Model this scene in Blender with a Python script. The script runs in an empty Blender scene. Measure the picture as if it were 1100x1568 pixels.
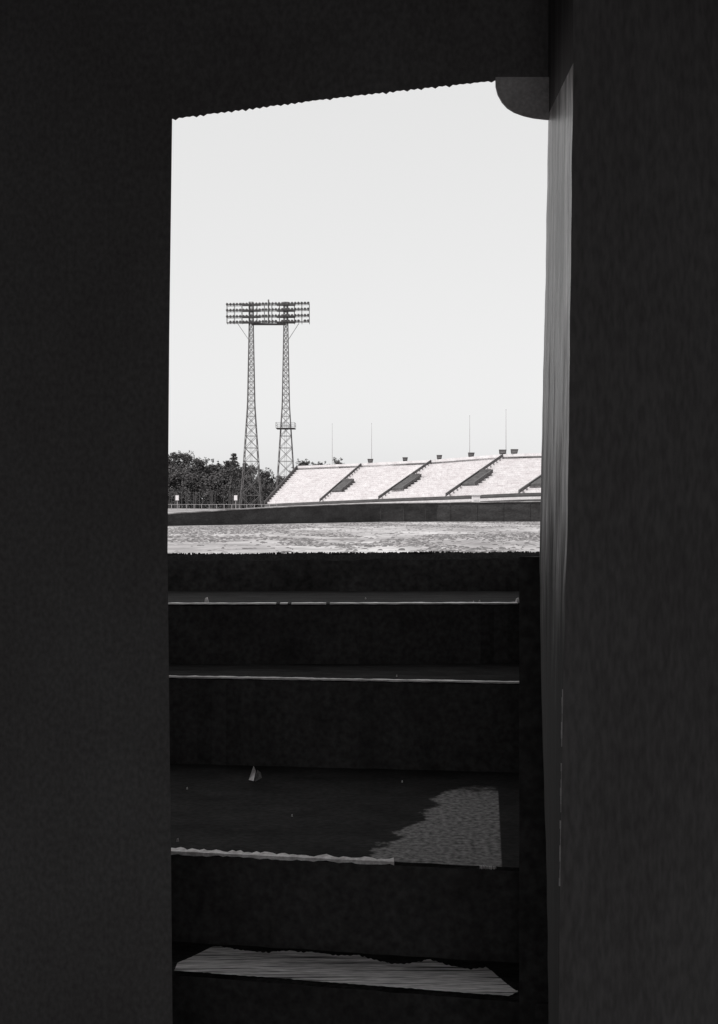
import bpy, bmesh, math, random
from mathutils import Vector, Matrix, noise
random.seed(7)
sc=bpy.context.scene
sc.view_settings.view_transform='Standard'; sc.view_settings.look='None'; sc.view_settings.exposure=0

# ---------------- materials (the photograph is black and white: greys) -------------
def mat(name,a,b=None,scale=5.0,stretch=(1,1,1),rough=0.9,lo=0.35,hi=0.65,detail=6,bump=0.0,spec=0.2,fine=0.0,fs=9):
    m=bpy.data.materials.new(name); m.use_nodes=True
    nt=m.node_tree; bs=nt.nodes['Principled BSDF']
    bs.inputs['Roughness'].default_value=rough
    bs.inputs['Specular IOR Level'].default_value=spec
    if b is None: b=a
    tc=nt.nodes.new('ShaderNodeTexCoord'); mp=nt.nodes.new('ShaderNodeMapping')
    mp.inputs['Scale'].default_value=stretch
    nt.links.new(tc.outputs['Object'],mp.inputs[0])
    n=nt.nodes.new('ShaderNodeTexNoise'); n.inputs['Scale'].default_value=scale; n.inputs['Detail'].default_value=detail
    n.inputs['Roughness'].default_value=0.65
    nt.links.new(mp.outputs[0],n.inputs['Vector'])
    r=nt.nodes.new('ShaderNodeValToRGB')
    r.color_ramp.elements[0].position=lo; r.color_ramp.elements[1].position=hi
    r.color_ramp.elements[0].color=(a,a*0.94,a*0.95,1); r.color_ramp.elements[1].color=(b,b*0.97,b*0.975,1)
    nt.links.new(n.outputs['Fac'],r.inputs[0])
    out=r.outputs[0]
    if fine>0:
        n2=nt.nodes.new('ShaderNodeTexNoise'); n2.inputs['Scale'].default_value=scale*fs; n2.inputs['Detail'].default_value=4
        nt.links.new(mp.outputs[0],n2.inputs['Vector'])
        mr=nt.nodes.new('ShaderNodeMapRange'); mr.inputs[1].default_value=0.3; mr.inputs[2].default_value=0.7
        mr.inputs[3].default_value=1-fine; mr.inputs[4].default_value=1+fine*0.5
        nt.links.new(n2.outputs['Fac'],mr.inputs[0])
        mx=nt.nodes.new('ShaderNodeVectorMath'); mx.operation='SCALE'
        nt.links.new(out,mx.inputs[0]); nt.links.new(mr.outputs[0],mx.inputs['Scale']); out=mx.outputs[0]
    nt.links.new(out,bs.inputs['Base Color'])
    if bump>0:
        bp=nt.nodes.new('ShaderNodeBump'); bp.inputs['Strength'].default_value=bump; bp.inputs['Distance'].default_value=0.02
        nt.links.new(n.outputs['Fac'],bp.inputs['Height']); nt.links.new(bp.outputs[0],bs.inputs['Normal'])
    return m
M={}
M['wallL']=mat('dark_painted_plaster',0.14,0.175,2.5,(1,1,0.7),bump=0.2,fine=0.25,fs=40)
M['wallR']=mat('dark_painted_wood_worn',0.15,0.21,2.2,(2.2,2.2,0.6),bump=0.15,fine=0.25,lo=.3,hi=.8,fs=22)
M['jambtop']=mat('jamb_top',0.12,0.2,3,(10,10,0.5))
M['jambdark']=mat('jamb_dark',0.05,0.08,3,(10,10,0.5))
# jamb: semi-gloss pale peeling paint; daylight's fade towards the floor painted into the colour
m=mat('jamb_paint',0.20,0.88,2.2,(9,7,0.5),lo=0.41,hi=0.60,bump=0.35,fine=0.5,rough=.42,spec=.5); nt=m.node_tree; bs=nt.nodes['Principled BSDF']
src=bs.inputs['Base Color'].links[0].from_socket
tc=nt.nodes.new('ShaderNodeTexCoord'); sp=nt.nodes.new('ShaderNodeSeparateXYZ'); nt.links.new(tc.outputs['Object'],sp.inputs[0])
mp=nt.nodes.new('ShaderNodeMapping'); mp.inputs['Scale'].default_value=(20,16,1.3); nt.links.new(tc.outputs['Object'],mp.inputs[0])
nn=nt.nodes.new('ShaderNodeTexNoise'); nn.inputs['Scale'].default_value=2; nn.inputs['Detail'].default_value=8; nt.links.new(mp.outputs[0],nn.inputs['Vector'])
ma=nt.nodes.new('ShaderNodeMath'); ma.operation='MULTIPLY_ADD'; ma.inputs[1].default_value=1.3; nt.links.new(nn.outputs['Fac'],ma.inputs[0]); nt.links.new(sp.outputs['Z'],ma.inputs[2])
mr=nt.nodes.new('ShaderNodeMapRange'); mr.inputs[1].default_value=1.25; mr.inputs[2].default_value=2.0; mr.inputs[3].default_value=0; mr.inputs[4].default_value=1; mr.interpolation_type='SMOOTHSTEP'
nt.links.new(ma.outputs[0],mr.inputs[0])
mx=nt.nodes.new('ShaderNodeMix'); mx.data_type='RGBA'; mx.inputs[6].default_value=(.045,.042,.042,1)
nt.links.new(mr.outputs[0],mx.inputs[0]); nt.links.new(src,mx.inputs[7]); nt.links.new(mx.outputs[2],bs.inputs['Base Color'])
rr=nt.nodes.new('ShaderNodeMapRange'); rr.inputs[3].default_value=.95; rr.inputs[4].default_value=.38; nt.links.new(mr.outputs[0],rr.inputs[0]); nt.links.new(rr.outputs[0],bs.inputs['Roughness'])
M['jamb']=m
M['bracket']=mat('bracket_paint',0.42,0.6,14,bump=0.2,fine=.2)
M['lint']=mat('lintel',0.165,0.19,5,fine=.2)
M['step']=mat('black_stained_concrete',0.045,0.08,5,lo=0.3,hi=0.75,fine=0.4,bump=0.3)
M['tread']=mat('tread_concrete',0.012,0.05,7,(1,3.5,1),lo=0.38,hi=0.8,fine=0.6,bump=0.3,rough=.9,spec=.15)
# broad tread: black stain, with a paler mottled patch in its right-hand corner
m=mat('tread_concrete_patchy',0.014,0.04,5,(1,1.5,1),lo=0.35,hi=0.8,fine=0.5,bump=0.2,rough=.9,spec=.15); nt=m.node_tree; bs=nt.nodes['Principled BSDF']
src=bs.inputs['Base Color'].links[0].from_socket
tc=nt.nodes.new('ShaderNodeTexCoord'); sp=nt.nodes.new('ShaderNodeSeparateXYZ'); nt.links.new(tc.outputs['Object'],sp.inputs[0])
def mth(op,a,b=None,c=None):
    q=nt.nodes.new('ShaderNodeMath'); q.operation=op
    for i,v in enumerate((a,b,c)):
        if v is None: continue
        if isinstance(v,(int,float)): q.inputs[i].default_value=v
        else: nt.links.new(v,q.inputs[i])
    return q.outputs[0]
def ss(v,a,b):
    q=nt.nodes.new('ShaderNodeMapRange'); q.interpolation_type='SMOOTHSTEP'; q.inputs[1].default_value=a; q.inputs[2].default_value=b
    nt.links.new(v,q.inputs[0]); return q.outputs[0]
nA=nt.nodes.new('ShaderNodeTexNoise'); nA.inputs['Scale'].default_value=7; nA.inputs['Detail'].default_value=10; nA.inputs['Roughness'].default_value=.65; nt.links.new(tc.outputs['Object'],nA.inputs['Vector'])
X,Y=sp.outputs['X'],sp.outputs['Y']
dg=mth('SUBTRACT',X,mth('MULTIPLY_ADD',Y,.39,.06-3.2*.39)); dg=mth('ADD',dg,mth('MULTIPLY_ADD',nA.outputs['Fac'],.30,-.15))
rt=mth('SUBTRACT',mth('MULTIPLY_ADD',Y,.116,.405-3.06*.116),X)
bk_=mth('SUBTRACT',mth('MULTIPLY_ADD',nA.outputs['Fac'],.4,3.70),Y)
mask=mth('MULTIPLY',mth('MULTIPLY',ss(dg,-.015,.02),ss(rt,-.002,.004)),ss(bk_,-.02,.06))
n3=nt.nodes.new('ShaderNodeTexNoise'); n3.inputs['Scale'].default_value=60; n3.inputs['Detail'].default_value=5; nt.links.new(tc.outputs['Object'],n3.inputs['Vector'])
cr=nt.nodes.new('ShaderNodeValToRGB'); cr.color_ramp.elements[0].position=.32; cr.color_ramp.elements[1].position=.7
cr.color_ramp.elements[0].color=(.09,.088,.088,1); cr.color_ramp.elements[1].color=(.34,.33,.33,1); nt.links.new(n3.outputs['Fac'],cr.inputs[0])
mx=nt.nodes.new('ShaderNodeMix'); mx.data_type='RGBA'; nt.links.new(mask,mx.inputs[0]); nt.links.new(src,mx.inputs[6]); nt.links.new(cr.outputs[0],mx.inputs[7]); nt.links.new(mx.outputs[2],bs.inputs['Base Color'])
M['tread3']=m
M['worn']=mat('worn_concrete',0.10,0.30,14,lo=0.3,hi=0.7,fine=0.6,bump=0.5)
M['streak']=mat('scraped_step',0.04,0.95,3.2,(0.7,17,1),lo=0.36,hi=0.47,fine=0.6,bump=0.3,rough=.65,spec=.4)
M['nose']=mat('nosing_steel',0.35,0.85,12,lo=0.3,hi=0.6,rough=0.5)
M['chip']=mat('chipped_edge',0.5,0.88,40,lo=0.35,hi=0.6)
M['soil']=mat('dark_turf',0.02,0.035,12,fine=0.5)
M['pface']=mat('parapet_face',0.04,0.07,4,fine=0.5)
M['field']=mat('dry_grass_field',0.20,0.48,0.11,(1,0.5,1),lo=0.38,hi=0.58,detail=14,fine=0.3)
M['ground']=mat('ground_grass',0.12,0.22,0.1,fine=0.4)
M['bank']=mat('bank_grass',0.2,0.36,0.3,fine=0.3)
M['fence']=mat('outfield_wall_paint',0.03,0.06,0.5,(1,1,3),fine=0.4)
M['coping']=mat('coping_paint',0.16,0.4,0.4,lo=.42,hi=.58)
M['seat']=mat('bleacher_concrete',0.62,0.76,0.5,(1,1,1),fine=0.15)
M['riser']=mat('bleacher_riser',0.54,0.68,0.8,fine=0.18)
M['aisle']=mat('aisle_wall',0.08,0.12,2)
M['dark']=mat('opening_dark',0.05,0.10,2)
M['fascia']=mat('fascia',0.07,0.11,0.6,(1,1,3))
M['steel']=mat('tower_steel',0.11,0.17,3)
M['lamp']=mat('lamp_housing',0.08,0.16,5)
M['pole']=mat('pole_paint',0.3,0.4,5)
M['white']=mat('white_paint',0.75,0.82,5)
M['bark']=mat('bark',0.07,0.11,5)
M['leafA']=mat('leaf_dark',0.06,0.09,1.0)
M['leafB']=mat('leaf_light',0.09,0.12,1.0)

def add(name,verts,faces,mats,fm=None,parent=None,smooth=False):
    me=bpy.data.meshes.new(name); me.from_pydata([tuple(v) for v in verts],[],faces)
    for m in mats: me.materials.append(m)
    if fm:
        for p,i in zip(me.polygons,fm): p.material_index=i
    if smooth:
        for p in me.polygons: p.use_smooth=True
    me.update()
    o=bpy.data.objects.new(name,me); sc.collection.objects.link(o)
    if parent: o.parent=parent
    return o
def empty(name,loc=(0,0,0)):
    e=bpy.data.objects.new(name,None); sc.collection.objects.link(e); e.location=(0,0,0); return e
class B:
    def __init__(s): s.v=[];s.f=[];s.m=[]
    def face(s,pts,m=0):
        k=len(s.v); s.v+=[Vector(p) for p in pts]; s.f.append(tuple(range(k,k+len(pts)))); s.m.append(m)
    def hexa(s,p,m=0):
        k=len(s.v); s.v+=[Vector(q) for q in p]
        for f in [(0,3,2,1),(4,5,6,7),(0,1,5,4),(1,2,6,5),(2,3,7,6),(3,0,4,7)]:
            s.f.append(tuple(k+i for i in f)); s.m.append(m)
    def box(s,x0,x1,y0,y1,z0,z1,m=0):
        s.hexa([(x0,y0,z0),(x1,y0,z0),(x1,y1,z0),(x0,y1,z0),(x0,y0,z1),(x1,y0,z1),(x1,y1,z1),(x0,y1,z1)],m)
    def bar(s,a,b,r,m=0,n=4,r2=None):
        a=Vector(a);b=Vector(b); r2=r if r2 is None else r2
        d=(b-a).normalized(); u=d.orthogonal().normalized(); w=d.cross(u); k=len(s.v)
        for c,rr in ((a,r),(b,r2)):
            for i in range(n):
                t=2*math.pi*i/n; s.v.append(c+u*math.cos(t)*rr+w*math.sin(t)*rr)
        for i in range(n):
            j=(i+1)%n; s.f.append((k+i,k+j,k+n+j,k+n+i)); s.m.append(m)
        s.f.append(tuple(k+i for i in range(n))[::-1]); s.f.append(tuple(k+n+i for i in range(n))); s.m+=[m,m]
    def make(s,name,mats,parent=None,smooth=False): return add(name,s.v,s.f,mats,s.m,parent,smooth)

# =================== GROUND with the dugout pit left open =======================
b=B(); R=3000
hx0,hx1,hy0,hy1=-1.75,1.75,-3.2,5.5
b.face([(-R,-R,0),(R,-R,0),(R,hy0,0),(-R,hy0,0)])
b.face([(-R,hy1,0),(R,hy1,0),(R,R,0),(-R,R,0)])
b.face([(-R,hy0,0),(hx0,hy0,0),(hx0,hy1,0),(-R,hy1,0)])
b.face([(hx1,hy0,0),(R,hy0,0),(R,hy1,0),(hx1,hy1,0)])
b.make('ground',[M['ground']])
wl=[(-45,60,0.75),(-28,67,0.78),(-14.2,76,0.80),(-8.2,88,1.28),(-3,100,1.60),(1.0,108,1.80),(8,111.5,1.92),(19,112,2.05),(34,109,2.1),(60,98,2.1)]
fv=[(-45,6.5,0.004)]+[(x,y-0.05,0.004) for x,y,_ in wl]+[(60,6.5,0.004)]
add('baseball_field',fv,[tuple(range(len(fv)))[::-1]],[M['field']])
b=B()
cnt=0
while cnt<16000:
    y=20+ (random.random()**1.1)*88; x=random.uniform(-0.2,0.2)*y
    if y>72 and x<-13+ (y-72)*.45: continue
    q=noise.noise(Vector((x*.13,y*.06,3.3)))+.5*noise.noise(Vector((x*.5,y*.2,1.3)))+(y-55)*.004
    if q+random.uniform(-.15,.15)<0.13:
        if random.random()>.05: continue
    cnt+=1
    h=random.uniform(0.012,0.045); w=random.uniform(0.02,0.12)
    b.face([(x-w,y,0.004),(x+w,y,0.004),(x+w*.7,y+0.03,h*.8),(x,y+0.03,h),(x-w*0.6,y+0.03,h*0.7)],random.choice([0,1,1,2,2]))
b.make('field_grass',[mat('tuft_dry',0.26,0.38,2),mat('tuft_dark',0.09,0.15,2),mat('tuft_mid',0.15,0.22,2)])

# outfield wall with coping
b=B()
for (x0,y0,h0),(x1,y1,h1) in zip(wl[:-1],wl[1:]):
    d=Vector((x1-x0,y1-y0,0)).normalized(); n=Vector((-d.y,d.x,0))*0.15
    p=lambda x,y,z,k: Vector((x,y,z))+n*k
    b.hexa([p(x0,y0,0,-1),p(x1,y1,0,-1),p(x1,y1,0,1),p(x0,y0,0,1),p(x0,y0,h0,-1),p(x1,y1,h1,-1),p(x1,y1,h1,1),p(x0,y0,h0,1)],0)
    b.hexa([p(x0,y0,h0+.003,-1.6),p(x1,y1,h1+.003,-1.6),p(x1,y1,h1+.003,1.6),p(x0,y0,h0+.003,1.6),p(x0,y0,h0+.08,-1.6),p(x1,y1,h1+.08,-1.6),p(x1,y1,h1+.08,1.6),p(x0,y0,h0+.08,1.6)],1)
    L=math.hypot(x1-x0,y1-y0); k=int(L/2.4)
    for i in range(k):
        t=(i+.5)/k; x=x0+(x1-x0)*t; y=y0+(y1-y0)*t; h=h0+(h1-h0)*t
        b.box(x-.05,x+.05,y-.20,y-.15,0,h-.05,0)
b.make('outfield_wall',[M['fence'],M['coping'],M['aisle']])

# grass bank behind the wall on the left
b=B()
bk=[(-70,70),(-28,78),(-14.5,88),(-8.5,100),(-5,120)]; bb=[(-90,175),(-45,178),(-30,180),(-20,182),(-8,182)]
for i in range(4):
    a0,a1=bk[i],bk[i+1]; c0,c1=bb[i],bb[i+1]; N=6
    for k in range(N):
        def q(a,c,t): return (a[0]+(c[0]-a[0])*t,a[1]+(c[1]-a[1])*t,0.01+1.5*t**0.7+0.12*math.sin(a[0]*1.3+t*9)*t)
        b.face([q(a0,c0,k/N),q(a1,c1,k/N),q(a1,c1,(k+1)/N),q(a0,c0,(k+1)/N)])
b.make('grass_bank',[M['bank']])

b=B(); xs=[-34+ i*1.1 for i in range(21)]
for x in xs: b.bar((x,158,0.8),(x,158,2.1),0.05)
b.bar((-34,158,2.1),(-12,158,2.1),0.04); b.bar((-34,158,1.5),(-12,158,1.5),0.03)
b.make('park_fence',[M['pole']])
for x in (-26.4,-17.9):
    b=B(); b.bar((x,157,0.9),(x,157,3.0),0.06); b.box(x-.22,x+.22,156.88,156.93,2.7,3.4,1); b.box(x-.26,x+.26,156.94,156.97,2.66,3.44,0)
    b.make('notice_sign',[M['pole'],M['white']])

# =================== BLEACHERS =======================
F=[(-14.1,161.2,2.17),(-5.44,150,2.45),(2.52,139,2.68),(9.95,123.8,2.8),(17.6,118.8,3.08),(25.8,115,3.2),(36,108,3.3)]
T=[(-9.9,172.5,8.0),(0.3,163.1,8.0),(10.14,152.5,8.0),(18.25,137.5,8.0),(26.4,132.5,8.0),(35.4,130,8.0),(48,124,8.0)]
F=[Vector(p) for p in F]; T=[Vector(p) for p in T]
def S(s,t,dz=0):
    i=min(int(s),len(F)-2); u=s-i
    return F[i].lerp(F[i+1],u).lerp(T[i].lerp(T[i+1],u),t)+Vector((0,0,dz))
bl=empty('bleachers')
b=B(); N=17
for i in range(len(F)-1):
    for k in range(N):
        t0,t1=k/N,(k+1)/N
        for u in range(3):
            s0,s1=i+u/3,i+(u+1)/3-(1e-6 if u==2 else 0)
            a=S(s0,t0);c=S(s1,t0);d=S(s1,t1);e=S(s0,t1)
            za,zc=a.z,c.z
            b.face([(a.x,a.y,za),(c.x,c.y,zc),(d.x,d.y,zc),(e.x,e.y,za)],0)
            b.face([(e.x,e.y,za),(d.x,d.y,zc),(d.x,d.y,S(s1,t1).z),(e.x,e.y,S(s0,t1).z)],1)
            m=0.45
            p=a.lerp(e,m);q=c.lerp(d,m);p2=a.lerp(e,m+.3);q2=c.lerp(d,m+.3)
            b.face([(p.x,p.y,za+.2),(q.x,q.y,zc+.2),(q2.x,q2.y,zc+.2),(p2.x,p2.y,za+.2)],0)
b.make('seating_rows',[M['seat'],M['riser']],bl)
b=B()
for i in range(len(F)-1):
    a,c=F[i],F[i+1]
    b.face([(a.x,a.y,0),(c.x,c.y,0),(c.x,c.y,c.z-.3),(a.x,a.y,a.z-.3)],0)
    b.face([(a.x,a.y-.03,a.z-.3),(c.x,c.y-.03,c.z-.3),(c.x,c.y-.03,c.z-.02),(a.x,a.y-.03,a.z-.02)],0)
    b.face([(a.x,a.y-.04,a.z-.72),(c.x,c.y-.04,c.z-.72),(c.x,c.y-.04,c.z-.42),(a.x,a.y-.04,a.z-.42)],1)
    a,c=T[i],T[i+1]
    b.face([(c.x,c.y,0),(a.x,a.y,0),(a.x,a.y,a.z),(c.x,c.y,c.z)],0)
    b.hexa([a,c,c+Vector((.0,.25,0)),a+Vector((0,.25,0)),a+Vector((0,0,.35)),c+Vector((0,0,.35)),c+Vector((0,.25,.35)),a+Vector((0,.25,.35))],2)
a,c=F[0],T[0]; b.face([(a.x,a.y,0),(c.x,c.y,0),(c.x,c.y,c.z),(a.x,a.y,a.z)],0)
b.make('front_and_back_walls',[M['fascia'],M['riser'],M['riser']],bl)
b=B()
def ribbon(s,t0,t1,w,h,m=0):
    n=12
    for k in range(n):
        ta=t0+(t1-t0)*k/n; tb=t0+(t1-t0)*(k+1)/n
        p=S(s,ta);q=S(s,tb); i=min(int(s),len(F)-2); d=(F[i+1]-F[i]); d.z=0; d=d.normalized()*w
        b.hexa([p-d,p+d,q+d,q-d,p-d+Vector((0,0,h)),p+d+Vector((0,0,h)),q+d+Vector((0,0,h)),q-d+Vector((0,0,h))],m)
ribbon(0.0,0,1,0.08,0.45)
for s in (1,2,3,4,5): ribbon(s-0.001,-0.0,1,0.09,0.36)
for s,t0,t1 in ((1.0,0.24,0.50),(2.0,0.22,0.54),(3.0,0.24,0.54),(4.0,0.16,0.46),(5.0,0.14,0.5)):
    s0,s1=s+0.02,s+0.19
    p=[S(s0,t0),S(s1,t0),S(s1,t1),S(s0,t1)]
    top=0.24
    b.hexa([p[0],p[1],p[2],p[3]]+[Vector((q.x,q.y,q.z+top)) for q in p],1)
    ribbon(s1,t0,t1+.02,0.09,0.42)
    q0,q1=S(s0,t1),S(s1,t1)
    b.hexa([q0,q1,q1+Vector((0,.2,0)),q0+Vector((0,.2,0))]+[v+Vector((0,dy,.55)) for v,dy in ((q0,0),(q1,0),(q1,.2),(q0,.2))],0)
b.make('aisle_walls_and_portals',[M['aisle'],M['dark']],bl)

for X_,Y_,w in ((1.70,162,.45),(6.7,157.3,.4),(11.2,151,.4),(15.0,144.8,.45),(18.3,138,.5),(19.65,137,.5)):
    b=B(); z=8.3; X=X_; Y=Y_
    b.bar((X,Y,z-.3),(X,Y,z+.15),.08)
    b.hexa([(X-w*.75,Y-.3,z+.1),(X+w*.75,Y-.3,z+.1),(X+w*.7,Y+.3,z+.1),(X-w*.7,Y+.3,z+.1),(X-w,Y-.4,z+.65),(X+w,Y-.4,z+.65),(X+w*.8,Y+.3,z+.6),(X-w*.8,Y+.3,z+.6)])
    b.box(X-w*.6,X+w*.6,Y-.36,Y-.33,z+.2,z+.5,1)
    b.make('rim_floodlight',[M['aisle'],M['steel']])
for X,Y,zt in ((-4.15,167.5,14.6),(1.9,163,14.3),(14.9,145.5,13.9),(18.9,139,14.1)):
    b=B(); b.bar((X,Y,0),(X,Y,8),.1,0,8,.06); b.bar((X,Y,8),(X,Y,zt),.045,0,8,.018); b.bar((X,Y,zt),(X,Y,zt+.1),.04,0,8)
    b.make('flagpole',[M['pole']])
b=B(); x,y=12.3,113.4
b.box(x-.4,x+.4,y,y+.6,0,2.75,0); b.box(x-.5,x+.5,y-.1,y+.7,2.75,2.9,0); b.box(x-.25,x+.25,y-.02,y-.004,0.2,2.3,1)
b.make('white_ticket_booth',[M['white'],M['riser']])

# =================== FLOODLIGHT TOWER =======================
tw=empty('stadium_light_tower'); TY=187.5
k=TY/1655
def zz(py): return 1+(784-py)*k
LX=(-165*k,-112*k)
def half(z):
    pts=[(0,2.05),(zz(728),1.38),(zz(620),0.62),(zz(500),0.36),(60,0.34)]
    for (a,ha),(c,hc) in zip(pts[:-1],pts[1:]):
        if a<=z<=c: return ha+(hc-ha)*(z-a)/(c-a)
    return .34
for n,cx in enumerate(LX):
    b=B(); z=0; ztop=zz(463)
    cor=lambda z:[Vector((cx+sx*half(z),TY+sy*half(z),z)) for sx,sy in((-1,-1),(1,-1),(1,1),(-1,1))]
    while z<ztop:
        st=max(1.0,half(z)*1.9); z2=min(z+st,ztop); c0,c1=cor(z),cor(z2)
        for i in range(4):
            j=(i+1)%4
            b.bar(c0[i],c1[i],.085)
            b.bar(c0[i],c1[j],.045); b.bar(c0[j],c1[i],.045)
            b.bar(c1[i],c1[j],.045)
        z=z2
    if n==1:
        zp=zz(656); h=half(zp)+.75
        b.box(cx-h,cx+h,TY-h,TY+h,zp-.08,zp,0)
        for sx in(-1,1):
            for sy in (-1,1): b.bar((cx+sx*h,TY+sy*h,zp),(cx+sx*h,TY+sy*h,zp+.9),.04)
        for q in (0.45,0.9):
            for sy in(-1,1):
                b.bar((cx-h,TY+sy*h,zp+q),(cx+h,TY+sy*h,zp+q),.03); b.bar((cx+sy*h,TY-h,zp+q),(cx+sy*h,TY+h,zp+q),.03)
    b.bar((cx-.15,TY-.3,1),(cx-.15,TY-.3,ztop),.03); b.bar((cx+.15,TY-.3,1),(cx+.15,TY-.3,ztop),.03)
    b.make('mast_%d'%(n+1),[M['steel']],tw)
b=B()
xa,xb=-202*k,-76*k
rows=[zz(468),zz(477),zz(486.5),zz(495)]
for r in rows:
    b.bar((xa,TY-.6,r),(xb,TY-.6,r+.25),.09); b.bar((xa,TY+.5,r),(xb,TY+.5,r+.25),.06)
n=11
for i in range(n+1):
    x=xa+(xb-xa)*i/n
    b.bar((x,TY-.6,rows[3]-.1),(x,TY-.6,rows[0]+.4),.05)
    b.bar((x,TY+.5,rows[3]-.1),(x,TY+.5,rows[0]+.4),.05); b.bar((x,TY-.6,rows[3]),(x,TY+.5,rows[3]),.04)
xm=-138*k
b.bar((xm,TY-.7,rows[3]-.3),(xm,TY-.7,rows[0]+.9),.16)
for cx,sg in ((LX[0],-1),(LX[1],1)):
    e=xa+1.8 if sg<0 else xb-1.8
    b.bar((cx+sg*.3,TY,zz(522)),(e,TY,rows[3]),.05)
    for r in (rows[0]+.2,rows[1]+.2,rows[2]+.2,rows[3]+.2): b.box(cx-1.6,cx+1.6,TY+.1,TY+.7,r-.14,r+.14)
b.box(LX[0],LX[1],TY-.5,TY+.6,rows[3]-.25,rows[3]-.12)
b.make('lamp_rack',[M['steel']],tw)
b=B()
for r in rows:
    nl=26
    for i in range(nl):
        if random.random()<0.04: continue
        x=xa+.15+(xb-xa-.3)*i/(nl-1); z=r+.12+.25*(x-xa)/(xb-xa)
        b.bar((x,TY-.62,z+.03),(x,TY-1.0,z-.1),.12,0,8,.25)
b.make('lamps',[M['lamp']],tw)

# =================== TREES =======================
def leaves(b,c,rad,n,size,bias):
    for _ in range(n):
        v=Vector((random.gauss(0,1),random.gauss(0,1),random.gauss(0,1))).normalized()*(random.random()**.45)
        p=c+Vector((v.x*rad[0],v.y*rad[1],v.z*rad[2]))
        u=Vector((random.gauss(0,1),random.gauss(0,1),random.gauss(0,1))).normalized(); w=u.orthogonal().normalized()
        s=size*random.uniform(.5,1.3)
        b.face([p-u*s,p+w*s*.6,p+u*s,p-w*s*.6], 1 if random.random()<bias else 0)
def tree(X,Y,h,w,conifer=False,name='deciduous_tree',z0=0.8):
    b=B(); base=Vector((X,Y,z0)); H=h-z0
    pts=[base+Vector((random.uniform(-.1,.1)*i,random.uniform(-.1,.1)*i,H*.9*i/5)) for i in range(6)]
    for i in range(5): b.bar(pts[i],pts[i+1],.28*(1-i/5.5),2,7,.28*(1-(i+1)/5.5))
    if conifer:
        L=16
        for i in range(L):
            f=i/L; z=z0+H*(.1+.88*f); r=w*.5*(1-f)**.75+.15
            for j in range(8):
                a=random.uniform(0,6.28); rr=r*random.uniform(.5,1.1)
                e=Vector((X+math.cos(a)*rr,Y+math.sin(a)*rr,z-.2*rr)); b.bar((X,Y,z),e,.04,2,3,.015)
                leaves(b,e*.6+Vector((X,Y,z))*.4,(rr*.6+.15,rr*.6+.15,.32),26,.15,.15)
    else:
        nc=int(12+w*9)
        for i in range(nc):
            f=random.uniform(.12,.93); a=random.uniform(0,6.28)
            env=math.sin(min(1,(1.05-f)*1.9)*math.pi/2)*(.85+.15*math.sin(f*5+X))
            r=w*.5*env*(random.random()**.6)
            q=random.uniform(.55,1.05)*(1.0 if f<.8 else .75)
            c=Vector((X+math.cos(a)*r,Y+math.sin(a)*r,z0+H*f))
            b.bar(pts[min(4,int(f*4))],c,.07,2,4,.02)
            leaves(b,c,(q*1.1,q*1.1,q*1.1),int(105*q),.2,.08 if random.random()<.65 else .4)
        for i in range(int(w*8)):
            f=random.uniform(.5,1.0); a=random.uniform(0,6.28); r=w*.55*math.sin(min(1,(1.12-f)*1.9)*math.pi/2)
            leaves(b,Vector((X+math.cos(a)*r,Y+math.sin(a)*r,z0+H*f)),(.3,.3,.35),14,.14,.1)
    b.make(name,[M['leafA'],M['leafB'],M['bark']])
TR=[(-35,204,12.4,7.0),(-32.6,204,12.4,5.4),(-30.0,203,11.2,5.4),(-27.4,205,11.0,5.4),(-24.6,206,11.0,5.0),(-20.6,203,9.9,5.2),(-17.6,200,9.0,5.0),(-14.8,200,7.8,4.8),(-10.4,206,10.9,6.0),(-7.4,210,10.8,4.8),(-4.3,210,11.4,4.0),(-38,206,12,6)]
for x,y,h,w in TR: tree(x,y,h,w)
tree(-23.0,199,12.4,4.4,True,'conifer_tree')
tree(-21.2,201,10.6,3.6,True,'conifer_tree')
b=B()
for i in range(440):
    x=random.uniform(-44,-12); y=random.uniform(190,214); z=random.uniform(1,9.0 if x<-22 else 7.0 if x<-18 else 5.8)
    leaves(b,Vector((x,y,z)),(1.2,1.1,.9),60,.21,.05 if random.random()<.7 else .3)
for i in range(60):
    x=random.uniform(-44,-12); b.bar((x,189,0.8),(x+random.uniform(-.2,.2),189,4.6),.09,2,5,.05)
b.make('tree_line',[M['leafA'],M['leafB'],M['bark']])

# =================== DUGOUT: steps up towards the field =======================
st=empty('dugout_steps')
def yl(l,r,x):
    return l+(r-l)*(x+.6)/1.2
edges=[(2.985,2.775,-0.265),(3.19,3.01,0.0),(4.28,4.15,0.345),(4.65,4.67,0.605)]
x0=-1.75
def stepblock(i,xr):
    l,r,z=edges[i]; bk=edges[i+1][:2] if i<3 else (5.40,5.40); b=B()
    zf=edges[i-1][2] if i>0 else -0.6
    n=60; xs=[x0+(xr-x0)*j/n for j in range(n+1)]
    jit=[random.uniform(-.004,.004) for _ in xs]
    for j in range(n):
        a,c=xs[j],xs[j+1]
        fa=yl(l,r,a)+jit[j]; fc=yl(l,r,c)+jit[j+1]; ka=yl(*bk,a)+.02; kc=yl(*bk,c)+.02
        b.face([(a,fa,zf-.05),(c,fc,zf-.05),(c,fc,z-.008),(a,fa,z-.008)],0)
        b.face([(a,fa,z-.008),(c,fc,z-.008),(c,fc+.008,z),(a,fa+.008,z)],2)
        b.face([(a,fa+.008,z),(c,fc+.008,z),(c,kc,z),(a,ka,z)],1)
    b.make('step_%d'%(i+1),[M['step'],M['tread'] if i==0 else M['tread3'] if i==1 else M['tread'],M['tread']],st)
for i in range(4): stepblock(i,1.75 if i>1 else 1.6)
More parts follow.
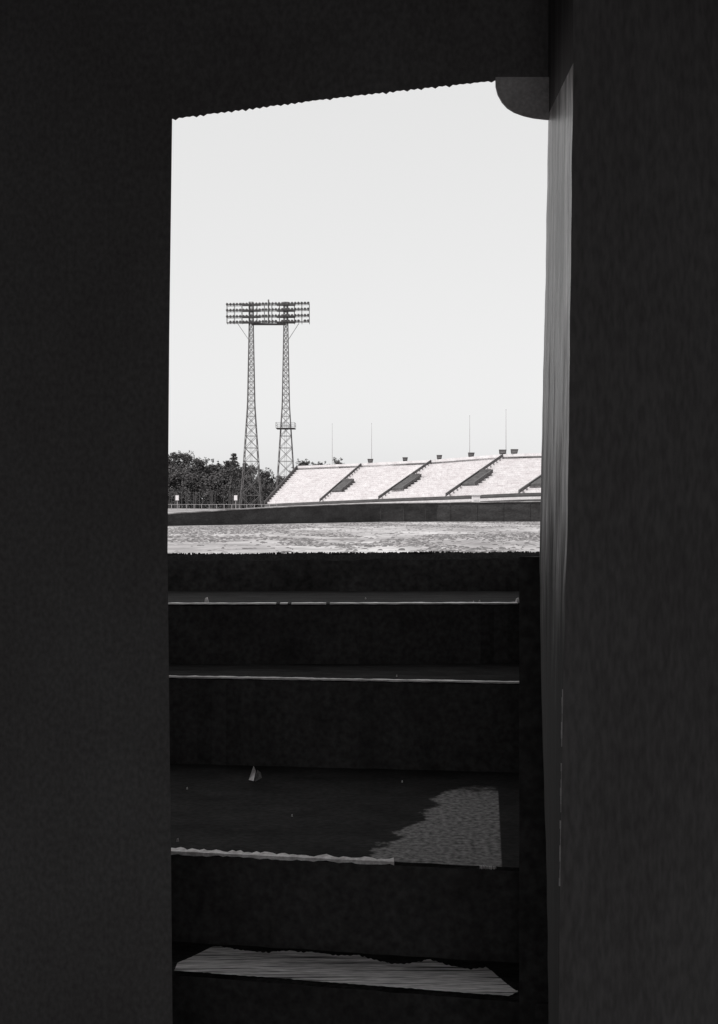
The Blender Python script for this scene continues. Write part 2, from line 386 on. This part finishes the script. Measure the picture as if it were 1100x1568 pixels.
# scraped bare concrete on the lowest step: ragged patch 4 mm proud
b=B(); n=260; xa,xb=-.508,.418; prev=None
for j in range(n+1):
    u=j/n; x=xa+(xb-xa)*u
    yf=yl(2.985,2.775,x)+.004+.006*abs(noise.noise(Vector((x*40,0,5))))+.03*max(0,(u-.97)/.03)
    yb=yl(3.19,3.01,x)-.02-.07*abs(noise.noise(Vector((x*5,3,5))))-.018*abs(noise.noise(Vector((x*60,3,5))))
    if u<.09: yb=yf+ (yb-yf)*(.3+.7*u/.09)
    if u>.93: yb=yf+(yb-yf)*max(.05,(1-u)/.07)
    cur=((x,yf,-.261),(x,yb,-.261))
    if prev: b.face([prev[0],cur[0],cur[1],prev[1]])
    prev=cur
b.make('scraped_patch',[M['streak']],st)
def bar_nose(i,xa,xb,t,m,rag=0.0,back=.01,name='nosing',gap=0.0):
    l,r,z=edges[i]; b=B(); n=140; prev=None; tt=t;kk=back
    for j in range(n+1):
        x=xa+(xb-xa)*j/n; y=yl(l,r,x)-.005
        tt=.5*tt+.5*t*(1+random.uniform(-rag,rag)*1.6); kk=.5*kk+.5*back*(1+random.uniform(-rag,rag)*1.6)
        cur=((x,y,z-tt),(x,y,z+.003),(x,y+kk,z+.003))
        if prev and random.random()>gap:
            b.face([prev[0],cur[0],cur[1],prev[1]]); b.face([prev[1],cur[1],cur[2],prev[2]])
        prev=cur
    b.make(name,[m],st)
bar_nose(3,-1.6,.72,.003,M['nose'],.4,.035,'nosing_1',.03)
bar_nose(2,-1.6,.65,.003,M['nose'],.4,.024,'nosing_2',.02)
bar_nose(1,-1.6,.10,.006,M['chip'],.6,.030,'chipped_edge',.0)
bar_nose(1,.34,.385,.004,M['chip'],.6,.005,'chipped_edge_b',.3)
# right side wall of the stairwell
b=B()
b.hexa([(.415,2.80,-.6),(.62,2.80,-.6),(.95,5.38,-.6),(.715,4.64,-.6),(.415,2.80,.884),(.62,2.80,.884),(.95,5.38,.78),(.715,4.64,.80)])
b.make('stair_side_wall',[M['pface']])
# front parapet with turf on top
b=B(); n=240; X0,X1=-1.75,1.75
tops=[]
for j in range(n+1):
    x=X0+(X1-X0)*j/n
    tops.append(.791+.006*x+.007*noise.noise(Vector((x*5,0,0)))+.006*noise.noise(Vector((x*30,1,0))))
for j in range(n):
    a=X0+(X1-X0)*j/n; c=X0+(X1-X0)*(j+1)/n
    b.face([(a,5.4,.55),(c,5.4,.55),(c,5.4,tops[j+1]-.03),(a,5.4,tops[j]-.03)],1)
    b.face([(a,5.4,tops[j]-.03),(c,5.4,tops[j+1]-.03),(c,5.42,tops[j+1]),(a,5.42,tops[j])],0)
    b.face([(a,5.42,tops[j]),(c,5.42,tops[j+1]),(c,5.75,tops[j+1]-.02),(a,5.75,tops[j]-.02)])
    b.face([(a,5.75,tops[j]-.02),(c,5.75,tops[j+1]-.02),(c,6.5,0),(a,6.5,0)])
b.face([(X0,5.4,-.1),(X1,5.4,-.1),(X1,5.4,.55),(X0,5.4,.55)],1)
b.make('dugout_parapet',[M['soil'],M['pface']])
b=B()
for i in range(2600):
    x=random.uniform(X0,X1); y=random.uniform(5.42,5.6)
    dn=noise.noise(Vector((x*4,2,0)))
    h=random.uniform(.0,.010)*(1+dn*1.2)
    z=.786+.006*x; w=random.uniform(.003,.009)
    hot=(x>.66 and random.random()<.12)
    b.face([(x-w,y,z-.012),(x+w,y,z-.012),(x+w*.4,y,z+h),(x-w*.5,y,z+h*.9)],1 if hot else 0)
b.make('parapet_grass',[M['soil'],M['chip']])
# litter
b=B()
c=Vector((-.39,4.02,.004))
b.face([c+Vector((-.020,0,0)),c+Vector((.0,-.02,0)),c+Vector((.006,0,.034)),c+Vector((-.002,0,.052))]); b.face([c+Vector((0,-.02,0)),c+Vector((.014,.01,0)),c+Vector((.006,0,.034))],1); b.face([c+Vector((.014,.01,0)),c+Vector((-.02,0,0)),c+Vector((-.002,0,.052))]); b.face([c+Vector((.006,-.03,.0)),c+Vector((.03,-.02,.012)),c+Vector((.026,-.01,.030)),c+Vector((.012,-.01,.040))],1)
b.make('crumpled_paper_cup',[M['chip'],M['worn']])
b=B()
for x,y,z,s in ((-.665,4.72,.605,.018),(.690,4.70,.605,.018),(.03,4.9,.605,.006),(.15,4.3,.345,.006),(.53,4.75,.605,.007),(.50,4.72,.605,.006),(-.55,3.28,0,.008),(-.22,3.55,0,.006),(.16,4.0,0,.006),(-.62,3.9,0,.006)):
    b.hexa([(x-s*.5,y-s*.5,z),(x+s*.5,y-s*.4,z),(x+s*.4,y+s*.5,z),(x-s*.5,y+s*.4,z),(x-s*.3,y-s*.3,z+s*1.1),(x+s*.2,y-s*.3,z+s*.9),(x+s*.2,y+s*.2,z+s*1.3),(x-s*.3,y+s*.3,z+s)])
b.make('gravel_chips',[M['chip']])

# =================== DUGOUT ROOM (doorway wall) =======================
b=B()
L=[(-.8,-.43),(-.45,-.427),(.2,-.433),(.9,-.441),(1.4,-.437),(1.93,-.430),(3.1,-.430)]
for (za,xa_),(zb,xb_) in zip(L[:-1],L[1:]):
    b.face([(-4,2.49,za),(xa_,2.49,za),(xb_,2.49,zb),(-4,2.49,zb)])
    b.face([(xa_,2.49,za),(xa_-.03,2.52,za),(xb_-.03,2.52,zb),(xb_,2.49,zb)],1)
    b.face([(xa_-.03,2.52,za),(-4,2.52,za),(-4,2.52,zb),(xb_-.03,2.52,zb)],1)
b.make('doorway_wall',[M['wallL'],M['jambdark']])
b=B()
b.face([(.445,2.2,-.8),(4,2.2,-.8),(4,2.2,3.1),(.445,2.2,3.1)])
b.face([(.6,2.49,-.8),(4,2.49,-.8),(4,2.49,3.1),(.6,2.49,3.1)])
b.make('doorway_wall',[M['wallR']])
b=B()
def lerp_list(P,z):
    for (a,va),(c,vc) in zip(P[:-1],P[1:]):
        if a<=z<=c: return va+(vc-va)*(z-a)/(c-a)
    return P[-1][1]
far=[(-.8,.444),(.15,.432),(.6,.419),(.9,.415),(1.2,.421),(1.55,.429),(1.9,.435),(3.1,.436)]
near=[(-.8,.400),(.15,.408),(.6,.414),(1.0,.425),(1.5,.431),(1.9,.436),(3.1,.436)]
zs=[-.8+.025*j for j in range(109)]+[1.914,1.918,2.1,3.1]; n=len(zs)-1
J=[.0012*noise.noise(Vector((z*14,0,0))) for z in zs]; K=[.0012*noise.noise(Vector((z*9,7,0))) for z in zs]
for j in range(n):
    a,c=zs[j],zs[j+1]
    fa,fc=lerp_list(far,a)+J[j],lerp_list(far,c)+J[j+1]; na,nc=lerp_list(near,a)+K[j],lerp_list(near,c)+K[j+1]
    b.face([(na,2.2,a),(fa,2.485,a),(fc,2.485,c),(nc,2.2,c)],0 if a<1.914 else 3)
    b.face([(fa,2.485,a),(.6,2.485,a),(.6,2.485,c),(fc,2.485,c)],1)
    b.face([(na,2.2,a),(nc,2.2,c),(.445,2.2,c),(.445,2.2,a)],2)
b.make('door_jamb',[M['jamb'],M['jambdark'],M['wallR'],M['jambtop']])
b=B(); 
for j in range(24):
    if j in (7,8,15): continue
    a=.64-.4*j/24; c=.64-.4*(j+1)/24; xw=lerp_list(near,a)-.001; 
    wd=.0016*(1+.5*math.sin(j*1.7))
    b.face([(xw-wd,2.196,c),(xw+wd*.3,2.196,c),(xw+wd*.3,2.196,a),(xw-wd,2.196,a)])
b.make('bare_wood_strip',[M['bracket']])
b=B(); xa_,xb_=-.430,.313; nt_=46
def zl(x): return 1.905+(x-xa_)/(xb_-xa_)*.087+.004*math.sin((x-xa_)*4)
for j in range(nt_):
    a=xa_+(xb_-xa_)*j/nt_; c=xa_+(xb_-xa_)*(j+1)/nt_; m=(a+c)/2; dd=.0045*random.uniform(.2,1.2)
    b.face([(a,2.487,zl(a)),(m,2.487,zl(m)-dd),(c,2.487,zl(c)),(c,2.487,3.1),(a,2.487,3.1)])
b.face([(xb_,2.487,zl(xb_)),(.46,2.487,zl(xb_)),(.46,2.487,3.1),(xb_,2.487,3.1)])
b.make('door_lintel',[M['wallL']])
prof=[(.313,1.996),(.3135,1.976),(.318,1.958),(.328,1.940),(.340,1.927),(.356,1.917),(.378,1.909),(.400,1.904),(.425,1.901),(.437,1.900),(.437,1.996)]
b=B(); b.face([(x,2.475,z) for x,z in prof]); b.face([(x,2.484,z) for x,z in prof][::-1])
for (x,z),(x2,z2) in zip(prof[:-1],prof[1:]): b.face([(x,2.475,z),(x2,2.475,z2),(x2,2.484,z2),(x,2.484,z)])
b.face([(.3135,2.475,1.996),(.437,2.475,1.996),(.437,2.484,1.996),(.3135,2.484,1.996)])
b.make('corner_bracket',[M['bracket']])
b=B()
b.box(-1.9,-1.75,-3.2,2.48,-.8,3.1); b.box(1.75,1.9,-3.2,2.19,-.8,3.1)
b.box(-1.9,-1.75,2.53,5.5,-.8,.1); b.box(1.75,1.9,2.51,5.5,-.8,.1)
b.make('dugout_side_walls',[M['wallL']])
b=B()
b.box(-4.2,4.2,-3.3,2.5,3.1,3.2); b.hexa([(-4.2,2.5,3.1),(4.2,2.5,3.1),(4.2,4.4,3.3),(-4.2,4.4,3.3),(-4.2,2.5,3.2),(4.2,2.5,3.2),(4.2,4.4,3.4),(-4.2,4.4,3.4)])
for x in (-4.1,4.1): b.box(x-.06,x+.06,4.2,4.32,0,3.24)
b.make('dugout_roof',[M['lint']])
b=B(); b.face([(-1.75,-3.2,-.6),(1.75,-3.2,-.6),(1.75,3.3,-.6),(-1.75,3.3,-.6)]); b.make('dugout_floor',[M['step']])

# =================== LIGHT =======================
w=bpy.data.worlds.new('World'); sc.world=w; w.use_nodes=True; nt=w.node_tree
bg=nt.nodes['Background']; sky=nt.nodes.new('ShaderNodeTexSky'); sky.sky_type='NISHITA'; sky.sun_disc=False
el=math.radians(52); az=math.radians(235)
sky.sun_elevation=el; sky.sun_rotation=az; sky.dust_density=3; sky.air_density=1
bw=nt.nodes.new('ShaderNodeRGBToBW'); nt.links.new(sky.outputs[0],bw.inputs[0])
pw=nt.nodes.new('ShaderNodeMath'); pw.operation='POWER'; pw.inputs[1].default_value=0.18; nt.links.new(bw.outputs[0],pw.inputs[0])
mu=nt.nodes.new('ShaderNodeMath'); mu.operation='MULTIPLY'; mu.inputs[1].default_value=6.9; nt.links.new(pw.outputs[0],mu.inputs[0])
nt.links.new(mu.outputs[0],bg.inputs[0]); bg.inputs[1].default_value=0.1
sl=bpy.data.lights.new('sun','SUN'); sl.energy=3.7; sl.angle=math.radians(.5); sl.color=(1,.985,.97)
so=bpy.data.objects.new('sun',sl); sc.collection.objects.link(so)
d=Vector((math.sin(az)*math.cos(el),math.cos(az)*math.cos(el),math.sin(el)))
so.rotation_euler=d.to_track_quat('Z','Y').to_euler()
cam=bpy.data.cameras.new('camera'); co=bpy.data.objects.new('camera',cam); sc.collection.objects.link(co)
co.location=(0,0,1); co.rotation_euler=(math.radians(90),0,0)
cam.sensor_fit='VERTICAL'; cam.sensor_height=36; cam.lens=38; cam.clip_start=.05; cam.clip_end=5000
sc.camera=co
